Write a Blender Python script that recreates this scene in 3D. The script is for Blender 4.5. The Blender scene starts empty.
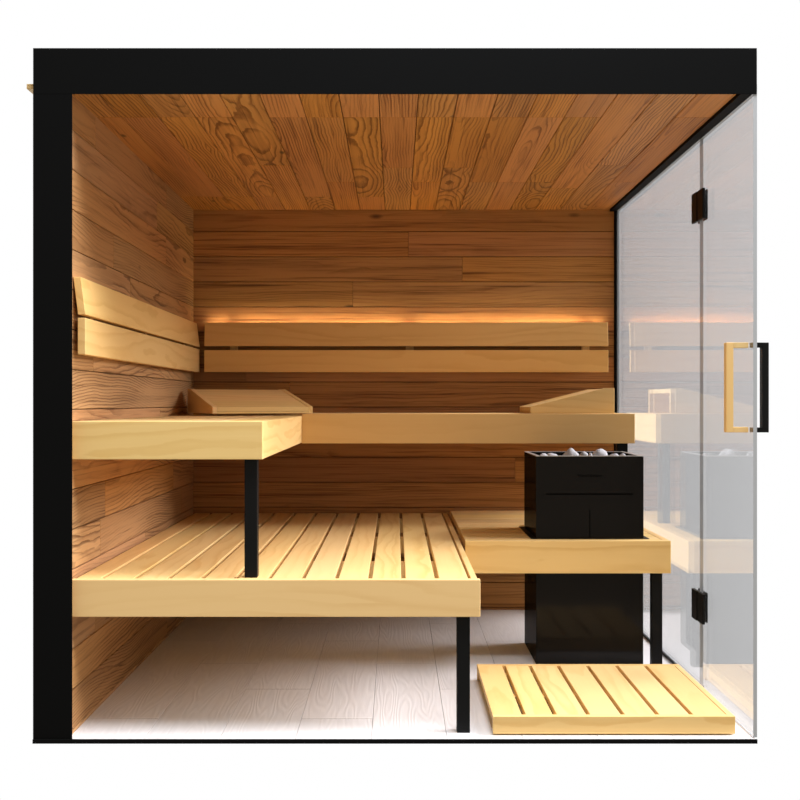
import bpy, bmesh, math, random
from mathutils import Vector, Matrix, noise
random.seed(7)
scene = bpy.context.scene
COL = scene.collection

# ------------------------------------------------------------------ camera
cam = bpy.data.cameras.new('camera')
cam.sensor_width = 36.0
cam.lens = 1092.0 / 800.0 * 36.0
cam.shift_x = 0.005
cam.shift_y = 0.00375
cam.clip_start = 0.05
camo = bpy.data.objects.new('camera', cam)
camo.location = (0, -3.5, 1.061)
camo.rotation_euler = (math.radians(90), 0, 0)
COL.objects.link(camo)
scene.camera = camo

# ------------------------------------------------------------------ world, sun, exposure
world = bpy.data.worlds.new('world')
scene.world = world
world.use_nodes = True
bg = world.node_tree.nodes['Background']
bg.inputs['Strength'].default_value = 1.0
# a white studio ahead, a dimmer warm room behind the photographer
_n = world.node_tree.nodes
_tc = _n.new('ShaderNodeTexCoord')
_sp = _n.new('ShaderNodeSeparateXYZ')
_mr = _n.new('ShaderNodeMapRange')
_mr.interpolation_type = 'SMOOTHSTEP'
_mr.inputs['From Min'].default_value = -0.35
_mr.inputs['From Max'].default_value = 0.15
_mx = _n.new('ShaderNodeMix')
_mx.data_type = 'RGBA'
_mx.inputs[6].default_value = (0.49, 0.455, 0.395, 1)
_mx.inputs[7].default_value = (1.0, 1.0, 1.0, 1)
_l = world.node_tree.links
_l.new(_tc.outputs['Generated'], _sp.inputs[0])
_l.new(_sp.outputs[1], _mr.inputs['Value'])
_l.new(_mr.outputs[0], _mx.inputs[0])
_l.new(_mx.outputs[2], bg.inputs['Color'])

sun = bpy.data.lights.new('sun', 'SUN')
sun.energy = 8.8
sun.angle = math.radians(44)
sun.color = (0.97, 0.96, 1.0)
suno = bpy.data.objects.new('sun', sun)
TO_SUN = Vector((1.0, 0.15, 0.60))
suno.rotation_euler = TO_SUN.to_track_quat('Z', 'Y').to_euler()
suno.location = (5, 0, 4)
COL.objects.link(suno)

key = bpy.data.lights.new('studio_softbox', 'AREA')
key.shape = 'SQUARE'
key.size = 2.2
key.energy = 300
key.color = (0.88, 0.93, 1.0)
keyo = bpy.data.objects.new('studio_softbox', key)
keyo.location = (0.7, -1.25, 5.2)
keyo.rotation_euler = (Vector((0.7, -1.25, 5.2)) - Vector((0.2, 0.3, 0.3))).to_track_quat('Z', 'Y').to_euler()
COL.objects.link(keyo)

vs = scene.view_settings
vs.view_transform = 'Standard'
vs.look = 'None'
vs.exposure = 0.0
vs.gamma = 1.0
vs.use_curve_mapping = False
try:
    scene.cycles.use_denoising = True
    scene.cycles.max_bounces = 12
    scene.cycles.transparent_max_bounces = 16
except Exception:
    pass


# ------------------------------------------------------------------ material helpers
def new_mat(name):
    m = bpy.data.materials.new(name)
    m.use_nodes = True
    nt = m.node_tree
    nt.nodes.clear()
    return m, nt


class G:
    """small node-graph writer"""
    def __init__(self, nt):
        self.nt = nt

    def n(self, t, **kw):
        nd = self.nt.nodes.new(t)
        for k, v in kw.items():
            setattr(nd, k, v)
        return nd

    def put(self, sock, v):
        if isinstance(v, bpy.types.NodeSocket):
            self.nt.links.new(v, sock)
        else:
            sock.default_value = v

    def math(self, op, a, b=None, c=None, clamp=False):
        nd = self.n('ShaderNodeMath', operation=op, use_clamp=clamp)
        self.put(nd.inputs[0], a)
        if b is not None:
            self.put(nd.inputs[1], b)
        if c is not None:
            self.put(nd.inputs[2], c)
        return nd.outputs[0]

    def comb(self, x, y, z):
        nd = self.n('ShaderNodeCombineXYZ')
        for s, v in zip(nd.inputs, (x, y, z)):
            self.put(s, v)
        return nd.outputs[0]

    def noise(self, vec, scale, detail=2.0, rough=0.5):
        nd = self.n('ShaderNodeTexNoise')
        self.put(nd.inputs['Vector'], vec)
        nd.inputs['Scale'].default_value = scale
        nd.inputs['Detail'].default_value = detail
        nd.inputs['Roughness'].default_value = rough
        return nd.outputs[0]

    def mix(self, fac, a, b, blend='MIX'):
        nd = self.n('ShaderNodeMix', data_type='RGBA', blend_type=blend)
        self.put(nd.inputs[0], fac)
        for s, v in ((nd.inputs[6], a), (nd.inputs[7], b)):
            if isinstance(v, tuple):
                v = (*v[:3], 1)
            self.put(s, v)
        return nd.outputs[2]

    def ramp(self, fac, stops):
        nd = self.n('ShaderNodeValToRGB')
        cr = nd.color_ramp
        while len(cr.elements) < len(stops):
            cr.elements.new(0.5)
        for e, (p, v) in zip(cr.elements, stops):
            e.position = p
            e.color = (v, v, v, 1) if not isinstance(v, tuple) else (*v, 1)
        self.put(nd.inputs[0], fac)
        return nd.outputs[0]


def wood(name, axis, light, dark, freq=40.0, bands=0.1, cracks=0.0, contrast=0.8, tilt=0.05, wob=0.02,
         vary=0.25, streak=0.25, knots=0.0, rough=0.55, bump=0.15, spec=0.3, hue=0.0):
    """boards cut from a log along axis (0 x, 1 y, 2 z); every board (mesh island) differs"""
    m, nt = new_mat(name)
    g = G(nt)
    tc = g.n('ShaderNodeTexCoord')
    sep = g.n('ShaderNodeSeparateXYZ')
    nt.links.new(tc.outputs['Object'], sep.inputs[0])
    c = [sep.outputs[i] for i in range(3)]
    u = c[axis]
    v, w = [c[i] for i in range(3) if i != axis]
    geo = g.n('ShaderNodeNewGeometry')
    oi = g.n('ShaderNodeObjectInfo')
    r0 = g.math('FRACT', g.math('ADD', geo.outputs['Random Per Island'], g.math('MULTIPLY', oi.outputs['Random'], 7.31)))
    r1 = g.math('FRACT', g.math('MULTIPLY', r0, 17.13))
    r2 = g.math('FRACT', g.math('MULTIPLY', r0, 91.7))
    off = g.math('MULTIPLY', r0, 40.0)
    uu = g.math('ADD', u, off)
    # slow wander of the pith along the board
    n1 = g.noise(g.comb(g.math('MULTIPLY', uu, 1.3), g.math('MULTIPLY', v, 5.0), g.math('ADD', g.math('MULTIPLY', w, 5.0), off)), 1.0, 2.0, 0.5)
    n2 = g.noise(g.comb(g.math('MULTIPLY', uu, 0.9), off, 3.0), 1.0, 1.0, 0.4)
    n3 = g.noise(g.comb(g.math('MULTIPLY', uu, 6.0), g.math('MULTIPLY', v, 22.0), g.math('MULTIPLY', w, 22.0)), 1.0, 3.0, 0.55)
    pv = g.math('ADD', v, g.math('MULTIPLY_ADD', r1, 0.30, -0.15))
    pv = g.math('ADD', pv, g.math('MULTIPLY_ADD', n1, wob * 4, -wob * 2))
    pw = g.math('ADD', w, g.math('MULTIPLY_ADD', r2, 0.16, -0.08))
    pw = g.math('ADD', pw, g.math('MULTIPLY_ADD', n2, tilt * 5, -tilt * 2.5))
    # keep rings a board's width apart whatever the board's place: fold the cross position
    fv = g.math('PINGPONG', g.math('ADD', pv, 10.0), 0.17)
    fw = g.math('PINGPONG', g.math('ADD', pw, 10.0), 0.12)
    rr = g.math('SQRT', g.math('ADD', g.math('MULTIPLY', fv, fv), g.math('MULTIPLY', fw, fw)))
    rr = g.math('ADD', rr, g.math('MULTIPLY', n3, wob * 0.9))
    saw = g.math('FRACT', g.math('MULTIPLY', rr, freq))
    ring = g.ramp(saw, [(0.0, 0.10), (0.52, 0.20), (0.84, 1.0), (0.94, 0.85), (1.0, 0.10)])
    # fine fibre streaks and broad tone patches
    st = g.noise(g.comb(g.math('MULTIPLY', uu, 2.5), g.math('MULTIPLY', v, 150.0), g.math('MULTIPLY', w, 150.0)), 1.0, 3.0, 0.7)
    pat = g.noise(g.comb(g.math('MULTIPLY', uu, 1.6), g.math('MULTIPLY', v, 9.0), g.math('MULTIPLY', w, 9.0)), 1.0, 2.0, 0.5)
    mk = g.noise(g.comb(g.math('MULTIPLY', uu, 1.1), g.math('MULTIPLY', v, 6.0), g.math('MULTIPLY', w, 6.0)), 1.0, 2.0, 0.5)
    mask = g.ramp(g.math('ADD', mk, g.math('MULTIPLY_ADD', r2, 0.24, -0.12)), [(0.36, 0.25), (0.58, 1.0)])
    fac = g.math('MULTIPLY', g.math('MULTIPLY', ring, mask), contrast)
    band = g.noise(g.comb(g.math('MULTIPLY', uu, 0.8), g.math('MULTIPLY', v, 38.0), g.math('MULTIPLY', w, 38.0)), 1.0, 3.0, 0.6)
    fac = g.math('ADD', fac, g.math('MULTIPLY_ADD', band, bands * 2, -bands))
    fac = g.math('ADD', fac, g.math('MULTIPLY_ADD', st, streak * 2, -streak))
    fac = g.math('ADD', fac, g.math('MULTIPLY_ADD', pat, 0.6 * contrast, -0.3 * contrast), clamp=True)
    fib = g.noise(g.comb(g.math('MULTIPLY', uu, 1.7), g.math('MULTIPLY', v, 105.0), g.math('MULTIPLY', w, 105.0)), 1.0, 2.0, 0.55)
    crack = g.ramp(fib, [(0.58, 0.0), (0.70, 1.0)])
    fac = g.math('ADD', fac, g.math('MULTIPLY', crack, cracks), clamp=True)
    col = g.mix(fac, light, dark)
    h = fac
    if knots > 0:
        vo = g.n('ShaderNodeTexVoronoi')
        nt.links.new(g.comb(g.math('MULTIPLY', uu, 1.6), g.math('MULTIPLY', v, 4.2), g.math('MULTIPLY', w, 4.2)), vo.inputs['Vector'])
        vo.inputs['Scale'].default_value = 1.0
        kd = g.ramp(vo.outputs['Distance'], [(0.0, 1.0), (0.035 * knots, 0.9), (0.075 * knots, 0.0)])
        col = g.mix(g.math('MULTIPLY', kd, 0.85), col, tuple(x * 0.22 for x in dark))
    # each board a little lighter, darker or redder
    hs = g.n('ShaderNodeHueSaturation')
    g.put(hs.inputs['Hue'], g.math('MULTIPLY_ADD', r2, 0.010 + hue, 0.498 - hue / 2))
    g.put(hs.inputs['Saturation'], g.math('MULTIPLY_ADD', r0, 0.08, 0.98))
    g.put(hs.inputs['Value'], g.math('MULTIPLY_ADD', r1, vary, 1.0 - vary / 2))
    g.put(hs.inputs['Color'], col)
    bs = g.n('ShaderNodeBsdfPrincipled')
    g.put(bs.inputs['Base Color'], hs.outputs[0])
    bs.inputs['Roughness'].default_value = rough
    bs.inputs['Specular IOR Level'].default_value = spec
    if bump > 0:
        bp = g.n('ShaderNodeBump', invert=True)
        bp.inputs['Strength'].default_value = bump
        bp.inputs['Distance'].default_value = 0.004
        g.put(bp.inputs['Height'], h)
        nt.links.new(bp.outputs[0], bs.inputs['Normal'])
    out = g.n('ShaderNodeOutputMaterial')
    nt.links.new(bs.outputs[0], out.inputs[0])
    return m


def plain(name, color, rough=0.5, spec=0.3, metal=0.0, mottled=0.0, scale=30.0, bump=0.0, emit=None):
    m, nt = new_mat(name)
    g = G(nt)
    bs = g.n('ShaderNodeBsdfPrincipled')
    bs.inputs['Base Color'].default_value = (*color, 1)
    bs.inputs['Roughness'].default_value = rough
    bs.inputs['Specular IOR Level'].default_value = spec
    bs.inputs['Metallic'].default_value = metal
    tc = g.n('ShaderNodeTexCoord')
    nz = g.noise(tc.outputs['Object'], scale, 4.0, 0.6)
    if mottled > 0:
        c = g.mix(nz, tuple(max(0, x * (1 - mottled)) for x in color), tuple(min(1, x * (1 + mottled)) for x in color))
        g.put(bs.inputs['Base Color'], c)
    if bump > 0:
        bp = g.n('ShaderNodeBump')
        bp.inputs['Strength'].default_value = bump
        bp.inputs['Distance'].default_value = 0.005
        g.put(bp.inputs['Height'], nz)
        nt.links.new(bp.outputs[0], bs.inputs['Normal'])
    if emit:
        bs.inputs['Emission Color'].default_value = (*emit[:3], 1)
        bs.inputs['Emission Strength'].default_value = emit[3]
    out = g.n('ShaderNodeOutputMaterial')
    nt.links.new(bs.outputs[0], out.inputs[0])
    return m


def glass_mat(name, tint, ior=1.5):
    """clear pane: each face reflects by Fresnel and lets the rest through, slightly tinted"""
    m, nt = new_mat(name)
    g = G(nt)
    geo = g.n('ShaderNodeNewGeometry')
    iorv = g.math('MULTIPLY_ADD', geo.outputs['Backfacing'], 1.0 / ior - ior, ior)
    fr = g.n('ShaderNodeFresnel')
    g.put(fr.inputs['IOR'], iorv)
    tr = g.n('ShaderNodeBsdfTransparent')
    tr.inputs[0].default_value = (*tint, 1)
    gl = g.n('ShaderNodeBsdfGlossy')
    gl.inputs['Roughness'].default_value = 0.0
    gl.inputs['Color'].default_value = (1, 1, 1, 1)
    mx = g.n('ShaderNodeMixShader')
    nt.links.new(fr.outputs[0], mx.inputs[0])
    nt.links.new(tr.outputs[0], mx.inputs[1])
    nt.links.new(gl.outputs[0], mx.inputs[2])
    out = g.n('ShaderNodeOutputMaterial')
    nt.links.new(mx.outputs[0], out.inputs[0])
    return m


# thermally browned spruce of the shell
BR_L, BR_D = (0.46, 0.215, 0.075), (0.15, 0.052, 0.015)
M_WALL_Y = wood('brown_spruce_side', 1, (0.51, 0.270, 0.115), (0.17, 0.070, 0.024), freq=95, bands=0.65, cracks=0.45, contrast=0.85, tilt=0.045, wob=0.013, vary=0.24, streak=0.30, knots=0.8, rough=0.6, bump=0.30)
M_WALL_X = wood('brown_spruce_back', 0, BR_L, BR_D, freq=110, bands=1.1, cracks=0.6, contrast=0.40, tilt=0.020, wob=0.010, vary=0.28, streak=0.60, knots=1.0, rough=0.6, bump=0.25)
M_CEIL = wood('brown_spruce_ceiling', 1, (0.56, 0.250, 0.075), (0.18, 0.060, 0.015), freq=95, bands=0.6, cracks=0.5, contrast=0.90, tilt=0.05, wob=0.013, vary=0.26, streak=0.18, knots=0.7, rough=0.55, bump=0.25)
M_BACKING = plain('dark_backing', (0.03, 0.012, 0.005), 0.8, 0.1)
# pale aspen of the benches
AS_L, AS_D = (0.81, 0.545, 0.240), (0.68, 0.395, 0.138)
ASP = dict(freq=26, contrast=0.62, tilt=0.05, wob=0.03, vary=0.10, streak=0.14, rough=0.5, bump=0.03, spec=0.25)
M_ASP_X = wood('pale_aspen_along_width', 0, AS_L, AS_D, **ASP)
M_ASP_Y = wood('pale_aspen_along_depth', 1, AS_L, AS_D, **ASP)
M_ASP_Z = wood('pale_aspen_upright', 2, AS_L, AS_D, **ASP)
WARMLIT_L, WARMLIT_D = (0.80, 0.495, 0.200), (0.69, 0.375, 0.125)  # bench aspen turned orange: warm bounce light put into the backrest colour
M_WARMLIT_X = wood('warm_lit_aspen_along_width', 0, WARMLIT_L, WARMLIT_D, **ASP)
M_WARMLIT_Y = wood('warm_lit_aspen_along_depth', 1, WARMLIT_L, WARMLIT_D, **ASP)
M_BLACK = plain('matt_black_paint', (0.0042, 0.0042, 0.0042), 0.6, 0.04)
M_STEEL = plain('black_steel', (0.006, 0.006, 0.006), 0.45, 0.12)
def enamel():
    m, nt = new_mat('gloss_black_enamel')
    g = G(nt)
    df = g.n('ShaderNodeBsdfDiffuse')
    df.inputs['Color'].default_value = (0.0085, 0.0072, 0.0062, 1)
    gl = g.n('ShaderNodeBsdfGlossy')
    gl.inputs['Roughness'].default_value = 0.10
    gl.inputs['Color'].default_value = (1, 1, 1, 1)
    lw = g.n('ShaderNodeLayerWeight')
    lw.inputs['Blend'].default_value = 0.5
    f = g.math('MULTIPLY_ADD', g.math('POWER', lw.outputs['Facing'], 5.0), 0.10, 0.010)
    mx = g.n('ShaderNodeMixShader')
    g.put(mx.inputs[0], f)
    nt.links.new(df.outputs[0], mx.inputs[1])
    nt.links.new(gl.outputs[0], mx.inputs[2])
    out = g.n('ShaderNodeOutputMaterial')
    nt.links.new(mx.outputs[0], out.inputs[0])
    return m


M_STOVE = enamel()
M_RIM = plain('brushed_rim', (0.45, 0.45, 0.46), 0.35, 0.5, metal=0.4)
M_MARK = plain('dark_mark', (0.0022, 0.0020, 0.0018), 0.6, 0.03)
M_STONE = plain('grey_stone', (0.52, 0.52, 0.54), 0.85, 0.2, mottled=0.25, scale=25, bump=0.3)
M_GLASS = glass_mat('clear_glass', (0.86, 0.86, 0.865))
M_EDGE = plain('glass_edge', (0.42, 0.43, 0.44), 0.2, 0.5)
M_LED = plain('warm_led', (1, 0.8, 0.5), 0.5, 0.2, emit=(1.0, 0.90, 0.56, 23.0))


def floor_mat():
    m, nt = new_mat('pale_grey_wood_tile')
    g = G(nt)
    tc = g.n('ShaderNodeTexCoord')
    sep = g.n('ShaderNodeSeparateXYZ')
    nt.links.new(tc.outputs['Object'], sep.inputs[0])
    x, y = sep.outputs[0], sep.outputs[1]
    geo = g.n('ShaderNodeNewGeometry')
    r = geo.outputs['Random Per Island']
    yy = g.math('ADD', g.math('MULTIPLY', y, 0.9), g.math('MULTIPLY', r, 30))
    n1 = g.noise(g.comb(yy, g.math('MULTIPLY', x, 8.0), r), 1.0, 2.0, 0.5)
    n2 = g.noise(g.comb(g.math('MULTIPLY', y, 8), g.math('MULTIPLY', x, 60.0), r), 1.0, 3.0, 0.6)
    s = g.math('SINE', g.math('ADD', g.math('MULTIPLY', n1, 120.0), g.math('MULTIPLY', n2, 3.0)))
    f = g.math('MULTIPLY_ADD', s, 0.5, 0.5)
    col = g.mix(g.math('MULTIPLY', f, 0.22), (0.79, 0.765, 0.76), (0.68, 0.655, 0.65))
    hs = g.n('ShaderNodeHueSaturation')
    g.put(hs.inputs['Value'], g.math('MULTIPLY_ADD', r, 0.10, 0.95))
    g.put(hs.inputs['Color'], col)
    bs = g.n('ShaderNodeBsdfPrincipled')
    g.put(bs.inputs['Base Color'], hs.outputs[0])
    bs.inputs['Roughness'].default_value = 0.5
    bs.inputs['Specular IOR Level'].default_value = 0.35
    bp = g.n('ShaderNodeBump')
    bp.inputs['Strength'].default_value = 0.13
    bp.inputs['Distance'].default_value = 0.003
    g.put(bp.inputs['Height'], f)
    nt.links.new(bp.outputs[0], bs.inputs['Normal'])
    out = g.n('ShaderNodeOutputMaterial')
    nt.links.new(bs.outputs[0], out.inputs[0])
    return m


M_FLOOR = floor_mat()


# ------------------------------------------------------------------ mesh helpers
def box(bm, x0, x1, y0, y1, z0, z1, bev=0.0, mi=0):
    t = bmesh.new()
    bmesh.ops.create_cube(t, size=1.0)
    bmesh.ops.transform(t, matrix=Matrix.Translation(((x0 + x1) / 2, (y0 + y1) / 2, (z0 + z1) / 2)) @
                        Matrix.Diagonal((x1 - x0, y1 - y0, z1 - z0, 1)), verts=t.verts)
    if bev > 0:
        bmesh.ops.bevel(t, geom=t.edges[:], offset=bev, segments=2, profile=0.5, affect='EDGES', clamp_overlap=True)
    join(bm, t, mi)


def prism(bm, pts, axis, a0, a1, bev=0.0, mi=0):
    """extrude the polygon pts (two coordinates) along axis from a0 to a1"""
    t = bmesh.new()

    def co(p, a):
        c = list(p)
        c.insert(axis, a)
        return c
    va = [t.verts.new(co(p, a0)) for p in pts]
    vb = [t.verts.new(co(p, a1)) for p in pts]
    t.faces.new(va)
    t.faces.new(vb[::-1])
    n = len(pts)
    for i in range(n):
        t.faces.new((va[i], vb[i], vb[(i + 1) % n], va[(i + 1) % n]))
    bmesh.ops.recalc_face_normals(t, faces=t.faces[:])
    if bev > 0:
        bmesh.ops.bevel(t, geom=t.edges[:], offset=bev, segments=2, profile=0.5, affect='EDGES', clamp_overlap=True)
    join(bm, t, mi)


def join(bm, t, mi=0):
    me = bpy.data.meshes.new('tmp')
    for f in t.faces:
        f.material_index = mi
    t.to_mesh(me)
    t.free()
    bm.from_mesh(me)
    bpy.data.meshes.remove(me)


def obj(name, bm, mats, parent=None, loc=None):
    me = bpy.data.meshes.new(name)
    bm.normal_update()
    bm.to_mesh(me)
    bm.free()
    for m in (mats if isinstance(mats, (list, tuple)) else [mats]):
        me.materials.append(m)
    o = bpy.data.objects.new(name, me)
    COL.objects.link(o)
    if parent is not None:
        o.parent = parent
    if loc is not None:
        o.location = loc
    return o


def bx(name, mat, x0, x1, y0, y1, z0, z1, parent=None, bev=0.002):
    """one box-shaped part, in world metres even under a placed parent"""
    bm = bmesh.new()
    p = parent
    ox = oy = oz = 0.0
    while p is not None:
        ox += p.location.x
        oy += p.location.y
        oz += p.location.z
        p = p.parent
    box(bm, x0 - ox, x1 - ox, y0 - oy, y1 - oy, z0 - oz, z1 - oz, bev)
    return obj(name, bm, mat, parent)


def thing(name, label, cat, loc, group=None, rotz=0.0):
    e = bpy.data.objects.new(name, None)
    e.empty_display_size = 0.1
    e.location = loc
    e.rotation_euler = (0, 0, rotz)
    COL.objects.link(e)
    e['label'] = label
    e['category'] = cat
    if group:
        e['group'] = group
    return e


def struct(o, label, cat):
    o['kind'] = 'structure'
    o['label'] = label
    o['category'] = cat
    return o


# ------------------------------------------------------------------ sizes
WL = -1.0385          # inner face of the left wall
GI, GO = 1.130, 1.142  # inner and outer face of the glass side
BW = 2.10             # back wall
CH = 2.052            # ceiling
PITCH = 0.1285


def cuts(a, b, lo=0.9, hi=2.2):
    out = [a]
    p = a + random.uniform(0.2, hi)
    while p < b - 0.25:
        out.append(p)
        p += random.uniform(lo, hi)
    out.append(b)
    return out


# ------------------------------------------------------------------ the shell
bm = bmesh.new()
z = 1.940 - 16 * PITCH
while z < CH:
    z0, z1 = max(z, -0.0132), min(z + PITCH, CH + 0.02)
    if z1 - z0 > 0.01:
        cs = cuts(-0.046, BW + 0.02)
        for a, b in zip(cs, cs[1:]):
            box(bm, WL - 0.018, WL, a + 0.0004, b - 0.0004, z0 + 0.0012, z1 - 0.0012, 0.0019)
    z += PITCH
wl = obj('wall_left', bm, M_WALL_Y)
struct(wl, 'left wall of browned spruce boards with bold grain', 'wall')
bx('outer_panel', M_BACKING, -1.1465, WL - 0.0185, -0.046, BW + 0.06, -0.0132, 2.06, wl, 0)

bm = bmesh.new()
z = 1.940 - 16 * PITCH
while z < CH:
    z0, z1 = max(z, -0.0132), min(z + PITCH, CH + 0.02)
    if z1 - z0 > 0.01:
        cs = cuts(WL - 0.01, 1.142)
        for a, b in zip(cs, cs[1:]):
            box(bm, a + 0.0004, b - 0.0004, BW, BW + 0.018, z0 + 0.0014, z1 - 0.0014, 0.0022)
    z += PITCH
wb = obj('wall_back', bm, M_WALL_X)
struct(wb, 'back wall of dark brown horizontal spruce boards', 'wall')
bx('outer_panel', M_BACKING, WL - 0.018, 1.142, BW + 0.0185, BW + 0.06, -0.0132, 2.06, wb, 0)

bm = bmesh.new()
x = 0.712 - 15 * 0.128
while x < 1.11:
    x0, x1 = max(x, WL - 0.01), min(x + 0.128, 1.095)
    if x1 - x0 > 0.01:
        cs = [-0.03, 0.29, random.choice((1.1, 1.4, 1.75)), BW + 0.01] if random.random() < 0.75 else [-0.03, random.uniform(0.8, 1.7), BW + 0.01]
        for a, b in zip(cs, cs[1:]):
            box(bm, x0 + 0.0013, x1 - 0.0013, a + 0.0004, b - 0.0004, CH, CH + 0.018, 0.0020)
    x += 0.128
ce = obj('ceiling', bm, M_CEIL)
struct(ce, 'ceiling of reddish brown boards running front to back', 'ceiling')
bx('roof_panel', M_BLACK, -1.1469, GO, -0.047, BW + 0.06, CH + 0.019, 2.172, ce, 0.002)

bm = bmesh.new()
rx = WL
k = 0
while rx < 1.138:
    x1 = min(rx + 0.24, 1.139)
    y = -0.05
    nxt = [0.17, 0.95, 0.55][k % 3]
    while y < BW:
        y1 = min(nxt, BW + 0.02)
        box(bm, rx + 0.0006, x1 - 0.0006, y + 0.0006, y1 - 0.0006, -0.0105, 0.0, 0.001)
        y = y1
        nxt = y1 + 1.2
    rx = x1
    k += 1
fl = obj('floor', bm, M_FLOOR)
struct(fl, 'pale grey floor of wood-grain planks', 'floor')
bx('base_plate', plain('floor_base', (0.4, 0.38, 0.38), 0.7), WL, 1.138, -0.048, BW + 0.06, -0.0138, -0.0107, fl, 0)

# black front frame
bm = bmesh.new()
prism(bm, [(-0.05, 2.037), (-0.05, 2.1826), (-0.0475, 2.1826), (-0.0475, 2.037)], 0, -1.1469, 1.1405, 0.001)
struct(obj('trim_1', bm, M_BLACK), 'wide black fascia across the front of the roof', 'frame')
bx('trim_2', M_BLACK, -1.1469, -1.0236, -0.05, -0.0465, -0.0135, 2.0368, None, 0)
struct(bpy.data.objects['trim_2'], 'black upright post at the left of the front opening', 'frame')
bx('trim_3', M_BLACK, -1.1469, 1.1405, -0.056, -0.0502, -0.0140, -0.0004, None, 0.001)
struct(bpy.data.objects['trim_3'], 'thin black sill strip along the front of the floor', 'frame')
bx('trim_4', M_BLACK, 1.0955, GO, -0.047, BW - 0.0005, 2.0425, 2.070, None, 0.001)
struct(bpy.data.objects['trim_4'], 'black channel along the ceiling above the glass side', 'frame')
bx('trim_5', M_BLACK, 1.117, 1.1295, BW - 0.022, BW - 0.0005, 0.0002, 2.042, None, 0.0008)
struct(bpy.data.objects['trim_5'], 'black upright corner strip between back wall and glass', 'frame')
bx('trim_6', M_STEEL, GI - 0.006, GO + 0.004, 0.564, BW - 0.003, 0.0002, 0.010, None, 0.001)
struct(bpy.data.objects['trim_6'], 'thin black channel on the floor under the fixed glass', 'frame')
bm = bmesh.new()
box(bm, -1.174, -1.1475, -0.03, 2.1, 2.059, 2.070, 0.001)
box(bm, -1.174, -1.1475, -0.03, 2.1, 2.0703, 2.075, 0.001)
struct(obj('trim_7', bm, M_ASP_Y), 'small pale wooden lath outside the left post near the top', 'frame')


# glass side: fixed pane and door
def pane(name, y0, y1, z0, z1):
    bm = bmesh.new()
    box(bm, GI, GO, y0, y1, z0, z1, 0.0)
    bm.faces.ensure_lookup_table()
    for f in bm.faces:
        f.material_index = 0 if abs(f.normal.x) > 0.5 else 1
    return obj(name, bm, [M_GLASS, M_EDGE])


win = pane('window_1', 0.562, BW - 0.001, 0.0105, 2.0420)
struct(win, 'large fixed glass pane of the right side, behind the door', 'window')
door = pane('door_1', -0.046, 0.558, 0.0035, 2.0405)
struct(door, 'frameless glass door at the front of the right side', 'door')


def hinge(zc):
    bm = bmesh.new()
    box(bm, GI - 0.010, GI - 0.0003, 0.490, 0.557, zc - 0.055, zc + 0.055, 0.001)
    box(bm, GI - 0.012, GI - 0.0003, 0.563, 0.632, zc - 0.055, zc + 0.055, 0.001)
    box(bm, GO + 0.0003, GO + 0.006, 0.520, 0.632, zc - 0.055, zc + 0.055, 0.001)
    o = obj('hinge', bm, M_STEEL, door)
    return o


hinge(1.793)
hinge(0.306)


def pull(x_glass, x_far, y0, y1, z0, z1, t, mat, name):
    bm = bmesh.new()
    s = 1 if x_far > x_glass else -1
    a, b = sorted((x_far, x_far - s * t))
    box(bm, a, b, y0, y1, z0, z1, 0.0015)
    a, b = sorted((x_glass, x_far - s * t))
    box(bm, a, b, y0, y1, z1 - t * 0.75, z1, 0.001)
    box(bm, a, b, y0, y1, z0, z0 + t * 0.75, 0.001)
    return obj(name, bm, mat, door)


h1 = pull(GI - 0.0003, 1.0590, 0.0, 0.028, 0.9665, 1.2550, 0.023, M_ASP_Z, 'handle')
h1['label'] = 'pale wooden pull handle on the inside'
h2 = pull(GO + 0.0003, 1.1955, 0.0, 0.028, 0.9665, 1.2550, 0.021, M_STEEL, 'handle')
h2['label'] = 'black pull handle on the outside'


# ------------------------------------------------------------------ benches
def slats_y(t, x_edges, y0, y1, z1, th, gap):
    for a, b in zip(x_edges, x_edges[1:]):
        bx('slat', M_ASP_Y, a + gap / 2, b - gap / 2, y0, y1, z1 - th, z1, t, 0.002)


# lower left platform
t = thing('sauna_bench', 'wide pale slatted lower bench at the left, nearest the front, with one black leg', 'bench', (-0.38, 1.0, 0.379), 'sauna benches')
bx('front_panel', M_ASP_X, -1.036, 0.269, -0.020, 0.010, 0.379, 0.4975, t)
bx('side_panel', M_ASP_Y, 0.241, 0.262, 0.0105, 2.095, 0.385, 0.4970, t)
ed = [0.2395 - 0.1078 * i for i in range(12)] + [-1.036]
slats_y(t, ed[::-1], 0.0105, 2.095, 0.4970, 0.026, 0.014)
bx('side_panel', M_ASP_Y, -1.036, -1.006, 0.0105, 2.095, 0.385, 0.4705, t)
for yb in (0.55, 1.30, 2.06):
    bx('crossbar', M_ASP_X, -1.005, 0.240, yb, yb + 0.03, 0.400, 0.4705, t)
bx('leg', M_STEEL, 0.196, 0.238, 0.011, 0.053, 0.0002, 0.4000, t, 0.002)
bx('leg', M_STEEL, 0.196, 0.238, 2.030, 2.058, 0.0002, 0.4000, t, 0.002)

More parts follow.
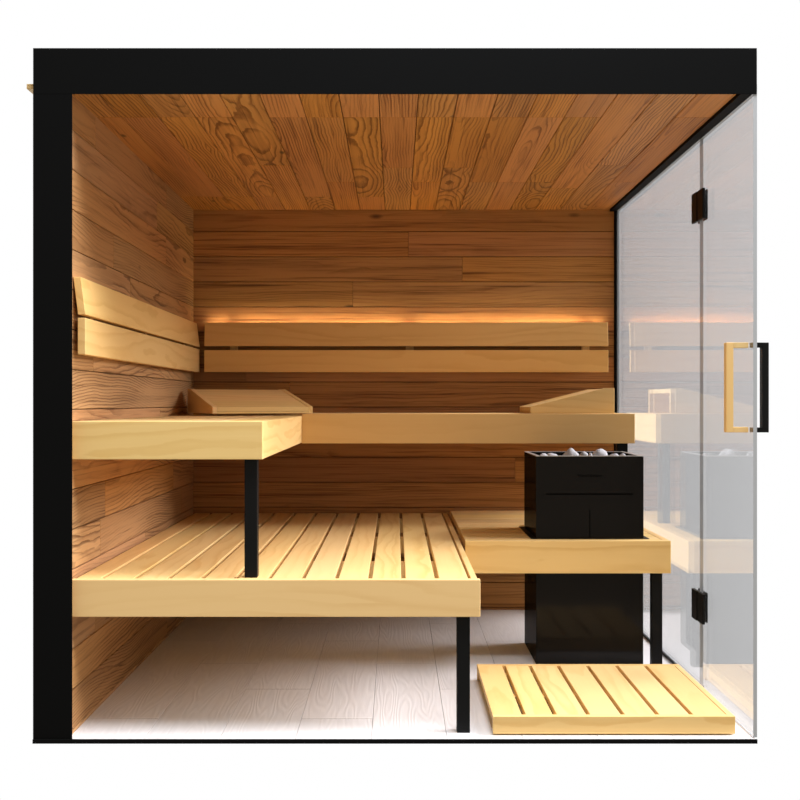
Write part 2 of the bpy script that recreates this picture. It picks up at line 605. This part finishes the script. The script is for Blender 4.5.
# lower right bench, cut out around the stove
SX0, SX1, SY0, SY1 = 0.5674, 1.0035, 0.926, 1.329
BZ = 0.511
t = thing('sauna_bench', 'pale lower bench at the right with the black stove standing through it', 'bench', (0.70, 1.5, 0.382), 'sauna benches')
bx('front_panel', M_ASP_X, 0.276, 1.0955, 0.850, 0.8820, 0.382, BZ + 0.0005, t)
pitch = (2.095 - 0.8825) / 11
for i in range(11):
    a, b = 0.8825 + i * pitch, 0.8825 + (i + 1) * pitch - 0.008
    if b > SY0 - 0.012 and a < SY1 + 0.012:
        if i == 0:
            bx('slat', M_ASP_X, 0.277, 1.0695, a, 0.9130, BZ - 0.026, BZ, t)
        bx('slat', M_ASP_X, 0.277, SX0 - 0.012, a if i else 0.9145, b, BZ - 0.026, BZ, t)
        bx('slat', M_ASP_X, SX1 + 0.012, 1.0695, a if i else 0.9145, b, BZ - 0.026, BZ, t)
    else:
        bx('slat', M_ASP_X, 0.277, 1.0695, a, b, BZ - 0.026, BZ, t)
bx('side_panel', M_ASP_Y, 1.0700, 1.0955, 0.8825, 2.095, 0.382, BZ + 0.0005, t)
for xb in (0.31, 0.52, 1.030):
    bx('crossbar', M_ASP_Y, xb, xb + 0.03, 0.8825, 2.095, 0.412, BZ - 0.0265, t)
bx('leg', M_STEEL, 1.028, 1.0695, 0.8830, 0.9230, 0.0002, 0.4115, t, 0.002)
bx('leg', M_STEEL, 1.028, 1.0690, 2.04, 2.08, 0.0002, 0.4115, t, 0.002)

# upper left bench
t = thing('sauna_bench', 'pale upper bench at the left with a deep front board and black post leg', 'bench', (-0.73, 0.9, 0.881), 'sauna benches')
bx('front_panel', M_ASP_X, -1.036, -0.4267, -0.010, 0.020, 0.8805, 1.002, t)
bx('side_panel', M_ASP_Y, -0.4520, -0.4267, 0.0205, 2.095, 0.8810, 1.002, t)
slats_y(t, [-1.036, -0.920, -0.803, -0.686, -0.569, -0.4523], 0.0205, 2.095, 1.002, 0.026, 0.012)
for yb in (0.5, 1.25, 2.06):
    bx('crossbar', M_ASP_X, -1.034, -0.4525, yb, yb + 0.03, 0.900, 0.9755, t)
bx('leg', M_STEEL, -0.489, -0.4475 , 0.022, 0.062, 0.4975, 0.8995, t, 0.002)
# upper back bench
t = thing('sauna_bench', 'long pale upper bench along the back wall', 'bench', (0.34, 1.8, 0.8775), 'sauna benches')
bx('front_panel', M_ASP_X, -0.4262, 1.083, 1.450, 1.480, 0.8775, 1.0120, t)
bx('side_panel', M_ASP_Y, 1.058, 1.083, 1.4805, 2.095, 0.8775, 1.0120, t)
bx('side_panel', M_ASP_Y, -0.4262, -0.4020, 1.4805, 2.095, 0.8775, 0.9850, t)
p4 = (2.095 - 1.4805) / 6
for i in range(6):
    bx('slat', M_ASP_X, -0.4262, 1.0575, 1.4805 + i * p4 + 0.002, 1.4805 + (i + 1) * p4 - 0.006, 0.9855, 1.0115, t)
for xb in (0.2, 0.85):
    bx('crossbar', M_ASP_Y, xb, xb + 0.03, 1.4805, 2.09, 0.900, 0.985, t)
bx('leg', M_STEEL, 1.010, 1.0575, 1.4810, 1.5230, BZ + 0.0003, 0.985, t, 0.002)


# ------------------------------------------------------------------ duckboard
t = thing('duckboard', 'low pale slatted wooden duckboard lying on the floor in front of the stove', 'duckboard', (0.70, 0.33, 0.0))
X0, X1, Y0, Y1 = 0.3096, 1.0834, -0.015, 0.686
bx('front_panel', M_ASP_X, X0, X1, Y0, Y0 + 0.024, 0.0045, 0.0605, t, 0.0015)
bx('front_panel', M_ASP_X, X0, X1, Y1 - 0.024, Y1, 0.0045, 0.0605, t, 0.0015)
gx = [0.3096, 0.4105, 0.510, 0.6175, 0.729, 0.840, 0.949, 1.062]
for a, b in zip(gx, gx[1:]):
    bx('slat', M_ASP_Y, a + (0.0065 if a > X0 else 0), b - 0.0065 + (0.005 if b > 1.05 else 0), Y0 + 0.0243, Y1 - 0.0243, 0.0385, 0.0602, t, 0.0015)
bx('side_panel', M_ASP_Y, 1.0625, X1, Y0 + 0.0243, Y1 - 0.0243, 0.015, 0.0602, t, 0.0015)
for yb in (0.03, 0.30, 0.60):
    bx('crossbar', M_ASP_X, X0 + 0.03, X1 - 0.03, yb, yb + 0.04, 0.0135, 0.0383, t, 0.0015)
for xb in (X0 + 0.04, X0 + 0.36, X1 - 0.07):
    for yb in (0.035, 0.605):
        bx('foot', M_STEEL, xb, xb + 0.03, yb, yb + 0.03, 0.0002, 0.0133, t, 0.001)


# ------------------------------------------------------------------ headrests
def headrest(label, loc, rotz, w=0.49, d=0.40, hi=0.117, lo=0.032):
    """hollow wedge: +y is the high edge, -y the low edge, centred on x"""
    t = thing('headrest', label, 'headrest', loc, 'headrests on the upper benches', rotz)
    s = (hi - lo) / d
    for sx in (-1, 1):
        bm = bmesh.new()
        a, b = sorted((sx * w / 2, sx * (w / 2 - 0.022)))
        prism(bm, [(-d / 2, 0.0004), (-d / 2, lo), (d / 2 - 0.045, hi), (d / 2, hi), (d / 2, 0.0004)], 0, a, b, 0.0015)
        obj('side_panel', bm, M_ASP_Y, t)
    n = 3
    ww = (w - 0.045)
    for i in range(n):
        bm = bmesh.new()
        y0 = -d / 2 + (d - 0.045) / n * i
        y1 = -d / 2 + (d - 0.045) / n * (i + 1) - 0.0012
        k = (hi - lo) / (d - 0.045)
        z0, z1 = lo + (y0 + d / 2) * k - 0.002, lo + (y1 + d / 2) * k - 0.002
        prism(bm, [(y0, z0 - 0.02), (y0, z0), (y1, z1), (y1, z1 - 0.02)], 0, -ww / 2, ww / 2, 0.001)
        obj('slat', bm, M_ASP_X, t)
    bm = bmesh.new()
    box(bm, -ww / 2, ww / 2, d / 2 - 0.0445, d / 2 - 0.001, hi - 0.022, hi - 0.002, 0.001)
    obj('slat', bm, M_ASP_X, t)
    bm = bmesh.new()
    box(bm, -ww / 2, ww / 2, -d / 2 + 0.001, -d / 2 + 0.018, 0.0006, lo - 0.023, 0.0008)
    obj('crossbar', bm, M_ASP_X, t)
    return t


th = math.radians(27)
# centre of the left one from its back-left corner
A = Vector((-1.003, 1.80, 0))
ex, ey = Vector((math.cos(th), math.sin(th), 0)), Vector((-math.sin(th), math.cos(th), 0))
cen = A + ex * 0.235 - ey * 0.20
headrest('pale wooden wedge headrest turned in the left corner, beside the left wall', (cen.x, cen.y, 1.0121), th)
headrest('pale wooden wedge headrest at the glass end of the upper back bench', (0.809, 1.725, 1.0121), -math.pi / 2, w=0.44, d=0.385)


# ------------------------------------------------------------------ backrests
t = thing('backrest', 'long two-board wooden backrest along the back wall, glowing from behind', 'backrest', (0.05, 2.05, 1.217), 'sauna backrests')
def local(o):
    return o
ox, oy, oz = t.location
bm = bmesh.new()
box(bm, -0.970 - ox, 1.074 - ox, 2.022 - oy, 2.046 - oy, 1.217 - oz, 1.3285 - oz, 0.002)
obj('board', bm, M_WARMLIT_X, t)
bm = bmesh.new()
prism(bm, [(2.022 - oy, 1.349 - oz), (2.046 - oy, 1.349 - oz), (2.062 - oy, 1.470 - oz), (2.038 - oy, 1.470 - oz)], 0, -0.970 - ox, 1.074 - ox, 0.002)
obj('board', bm, M_WARMLIT_X, t)
for xb in (-0.85, 0.05, 0.95):
    bm = bmesh.new()
    prism(bm, [(2.0465 - oy, 1.235 - oz), (2.0465 - oy, 1.320 - oz), (2.088 - oy, 1.325 - oz), (2.088 - oy, 1.358 - oz), (2.0482 - oy, 1.362 - oz), (2.0605 - oy, 1.455 - oz), (2.0995 - oy, 1.455 - oz), (2.0995 - oy, 1.235 - oz)], 0, xb - ox, xb + 0.04 - ox, 0.001)
    obj('bracket', bm, M_ASP_Z, t)
bm = bmesh.new()
for a, b in ((-0.955, -0.852), (-0.808, 0.048), (0.092, 0.948), (0.992, 1.055)):
    box(bm, a - ox, b - ox, 2.068 - oy, 2.078 - oy, 1.4595 - oz, 1.4625 - oz, 0)
bm2 = bmesh.new()
box(bm2, -0.968 - ox, 1.072 - ox, 2.0625 - oy, 2.0995 - oy, 1.4555 - oz, 1.459 - oz, 0)
obj('light_blocker', bm2, M_WARMLIT_X, t)  # unseen strip added under the LED to block light from the board gap
led = obj('light_strip', bm, M_LED, t)
led['label'] = 'warm glowing light strip'

t = thing('backrest', 'two-board wooden backrest on the left wall, its upper board tilted back', 'backrest', (-1.02, 1.0, 1.217), 'sauna backrests')
ox, oy, oz = t.location
bm = bmesh.new()
box(bm, -1.022 - ox, -0.997 - ox, 0.005 - oy, 2.05 - oy, 1.2165 - oz, 1.3345 - oz, 0.002)
obj('board', bm, M_WARMLIT_Y, t)
bm = bmesh.new()
prism(bm, [(-1.021 - ox, 1.3445 - oz), (-0.996 - ox, 1.3445 - oz), (-1.012 - ox, 1.466 - oz), (-1.0365 - ox, 1.466 - oz)], 1, 0.005 - oy, 2.05 - oy, 0.002)
obj('board', bm, M_WARMLIT_Y, t)
for yb in (0.15, 0.95, 1.75):
    bm = bmesh.new()
    box(bm, -1.0383 - ox, -1.0223 - ox, yb - oy, yb + 0.04 - oy, 1.235 - oz, 1.36 - oz, 0.0005)
    obj('bracket', bm, M_ASP_Z, t)


# ------------------------------------------------------------------ stove
t = thing('sauna_stove', 'square black sauna stove with stones on top, set through the lower bench', 'stove', (0.785, 1.13, 0.0))
ox, oy, oz = t.location
ZT = 0.8474
bm = bmesh.new()
w_ = 0.010
box(bm, SX0 - ox, SX1 - ox, SY0 - oy, SY0 + w_ - oy, 0.5132, ZT - 0.003, 0.0008)
box(bm, SX0 - ox, SX1 - ox, SY1 - w_ - oy, SY1 - oy, 0.5132, ZT - 0.003, 0.0008)
box(bm, SX0 - ox, SX0 + w_ - ox, SY0 + w_ - oy, SY1 - w_ - oy, 0.5132, ZT - 0.003, 0.0008)
box(bm, SX1 - w_ - ox, SX1 - ox, SY0 + w_ - oy, SY1 - w_ - oy, 0.5132, ZT - 0.003, 0.0008)
obj('upper_casing', bm, M_STOVE, t)
bm = bmesh.new()
box(bm, SX0 + 0.001 - ox, SX1 - 0.001 - ox, SY0 + 0.001 - oy, SY1 - 0.001 - oy, 0.0003, 0.5105, 0.002)
obj('lower_casing', bm, M_STOVE, t)
bm = bmesh.new()
a0, a1, b0, b1 = 0.545 - ox, 1.024 - ox, 0.912 - oy, 1.352 - oy
box(bm, a0, a1, b0, b1, 0.5117, 0.5130, 0.0004)
obj('flange', bm, M_STEEL, t)
bm = bmesh.new()
r_ = 0.016
box(bm, SX0 - ox, SX1 - ox, SY0 - oy, SY0 + r_ - oy, ZT - 0.003, ZT, 0.0008)
box(bm, SX0 - ox, SX1 - ox, SY1 - r_ - oy, SY1 - oy, ZT - 0.003, ZT, 0.0008)
box(bm, SX0 - ox, SX0 + r_ - ox, SY0 + r_ - oy, SY1 - r_ - oy, ZT - 0.003, ZT, 0.0008)
box(bm, SX1 - r_ - ox, SX1 - ox, SY0 + r_ - oy, SY1 - r_ - oy, ZT - 0.003, ZT, 0.0008)
o = obj('rim', bm, M_RIM, t)
o['label'] = 'thin grey metal rim'
bm = bmesh.new()
for i in range(9):
    xa = SX0 + 0.014 + i * 0.0465
    box(bm, xa - ox, xa + 0.036 - ox, SY0 + w_ - oy, SY1 - w_ - oy, 0.794, 0.800, 0.001)
obj('grate', bm, M_STEEL, t)
# seams and a small illegible dark maker's mark on the front
bm = bmesh.new()
f = SY0 - 0.0006 - oy


def seam(px0, px1, py0, py1):
    s = 4.426 / 1092
    box(bm, (px0 - 396) * s - ox, (px1 - 396) * s - ox, f, f + 0.0008, 1.061 - (py1 - 403) * s, 1.061 - (py0 - 403) * s, 0)


seam(546, 633, 493.3, 494.9)
seam(589.3, 590.3, 510, 538)
obj('seam', bm, M_MARK, t)
bm = bmesh.new()
x = 578.0
for wd, up, bar in ((2.6, 0, 1), (1.8, 1, 0), (2.0, 1, 1), (1.0, 0, 0), (2.2, 0, 1), (2.0, 1, 0), (1.8, 1, 1), (2.4, 1, 0)):
    y0, y1 = 474.0 + 0.9 * up, 477.2
    seam(x, x + 0.7, y0, y1)
    if wd > 1.2:
        seam(x + wd - 0.7, x + wd, y0, y1)
        if bar:
            seam(x + 0.7, x + wd - 0.7, y0 + 0.9, y0 + 1.5)
        else:
            seam(x + 0.7, x + wd - 0.7, y0, y0 + 0.6)
    x += wd + 1.1
obj('maker_mark', bm, M_MARK, t)


def stone(px, py_top, D, rx, ry, rz, seed, label, point=0.0):
    s = D / 1092
    x = (px - 396) * s
    ztop = 1.061 - (py_top - 403) * s
    bm = bmesh.new()
    bmesh.ops.create_icosphere(bm, subdivisions=3, radius=1.0)
    for v in bm.verts:
        p = v.co.copy()
        k = 1 + 0.22 * noise.noise(p * 1.1 + Vector((seed, seed * 2.3, 0))) + 0.06 * noise.noise(p * 3 + Vector((seed, 0, 5)))
        if p.z > 0 and point:
            q = 1 - point * p.z
            v.co = Vector((p.x * k * q, p.y * k * q, p.z * k))
        else:
            v.co = p * k
    top = max(v.co.z for v in bm.verts)
    bot = min(v.co.z for v in bm.verts)
    for v in bm.verts:
        v.co = Vector((v.co.x * rx, v.co.y * ry, (v.co.z - bot) / (top - bot) * 2 * rz))
    for fc in bm.faces:
        fc.smooth = True
    o = obj('stone', bm, M_STONE, None, (x, D - 3.5, ztop - 2 * rz))
    o['label'] = label
    o['category'] = 'stone'
    o['group'] = 'stones on the sauna stove'
    return o


GR = 0.8002
def st(px, top, D, rx, ry, seed, label, point=0.0):
    zt = 1.061 - (top - 403) * D / 1092
    stone(px, top, D, rx, ry, (zt - GR) / 2, seed, label, point)


st(543.5, 453.2, 4.53, 0.019, 0.022, 1.3, 'small low grey stone at the left end of the stove top')
st(552.0, 452.9, 4.65, 0.030, 0.030, 2.1, 'flat wide grey stone second from the left on the stove')
st(571.0, 448.0, 4.59, 0.034, 0.034, 3.7, 'tall pointed grey stone left of centre on the stove', 0.35)
st(583.5, 451.3, 4.55, 0.020, 0.024, 4.4, 'small grey stone between the pointed stone and the round stone')
st(590.2, 452.6, 4.51, 0.013, 0.020, 5.2, 'smallest grey pebble against the left of the big round stone', 0.2)
st(600.0, 448.6, 4.61, 0.036, 0.036, 6.6, 'biggest round grey stone right of centre on the stove')
st(614.0, 453.4, 4.53, 0.024, 0.028, 7.9, 'low flat grey stone just right of the big round stone')
st(622.5, 453.2, 4.61, 0.017, 0.024, 9.1, 'low grey stone farthest right on the stove top')
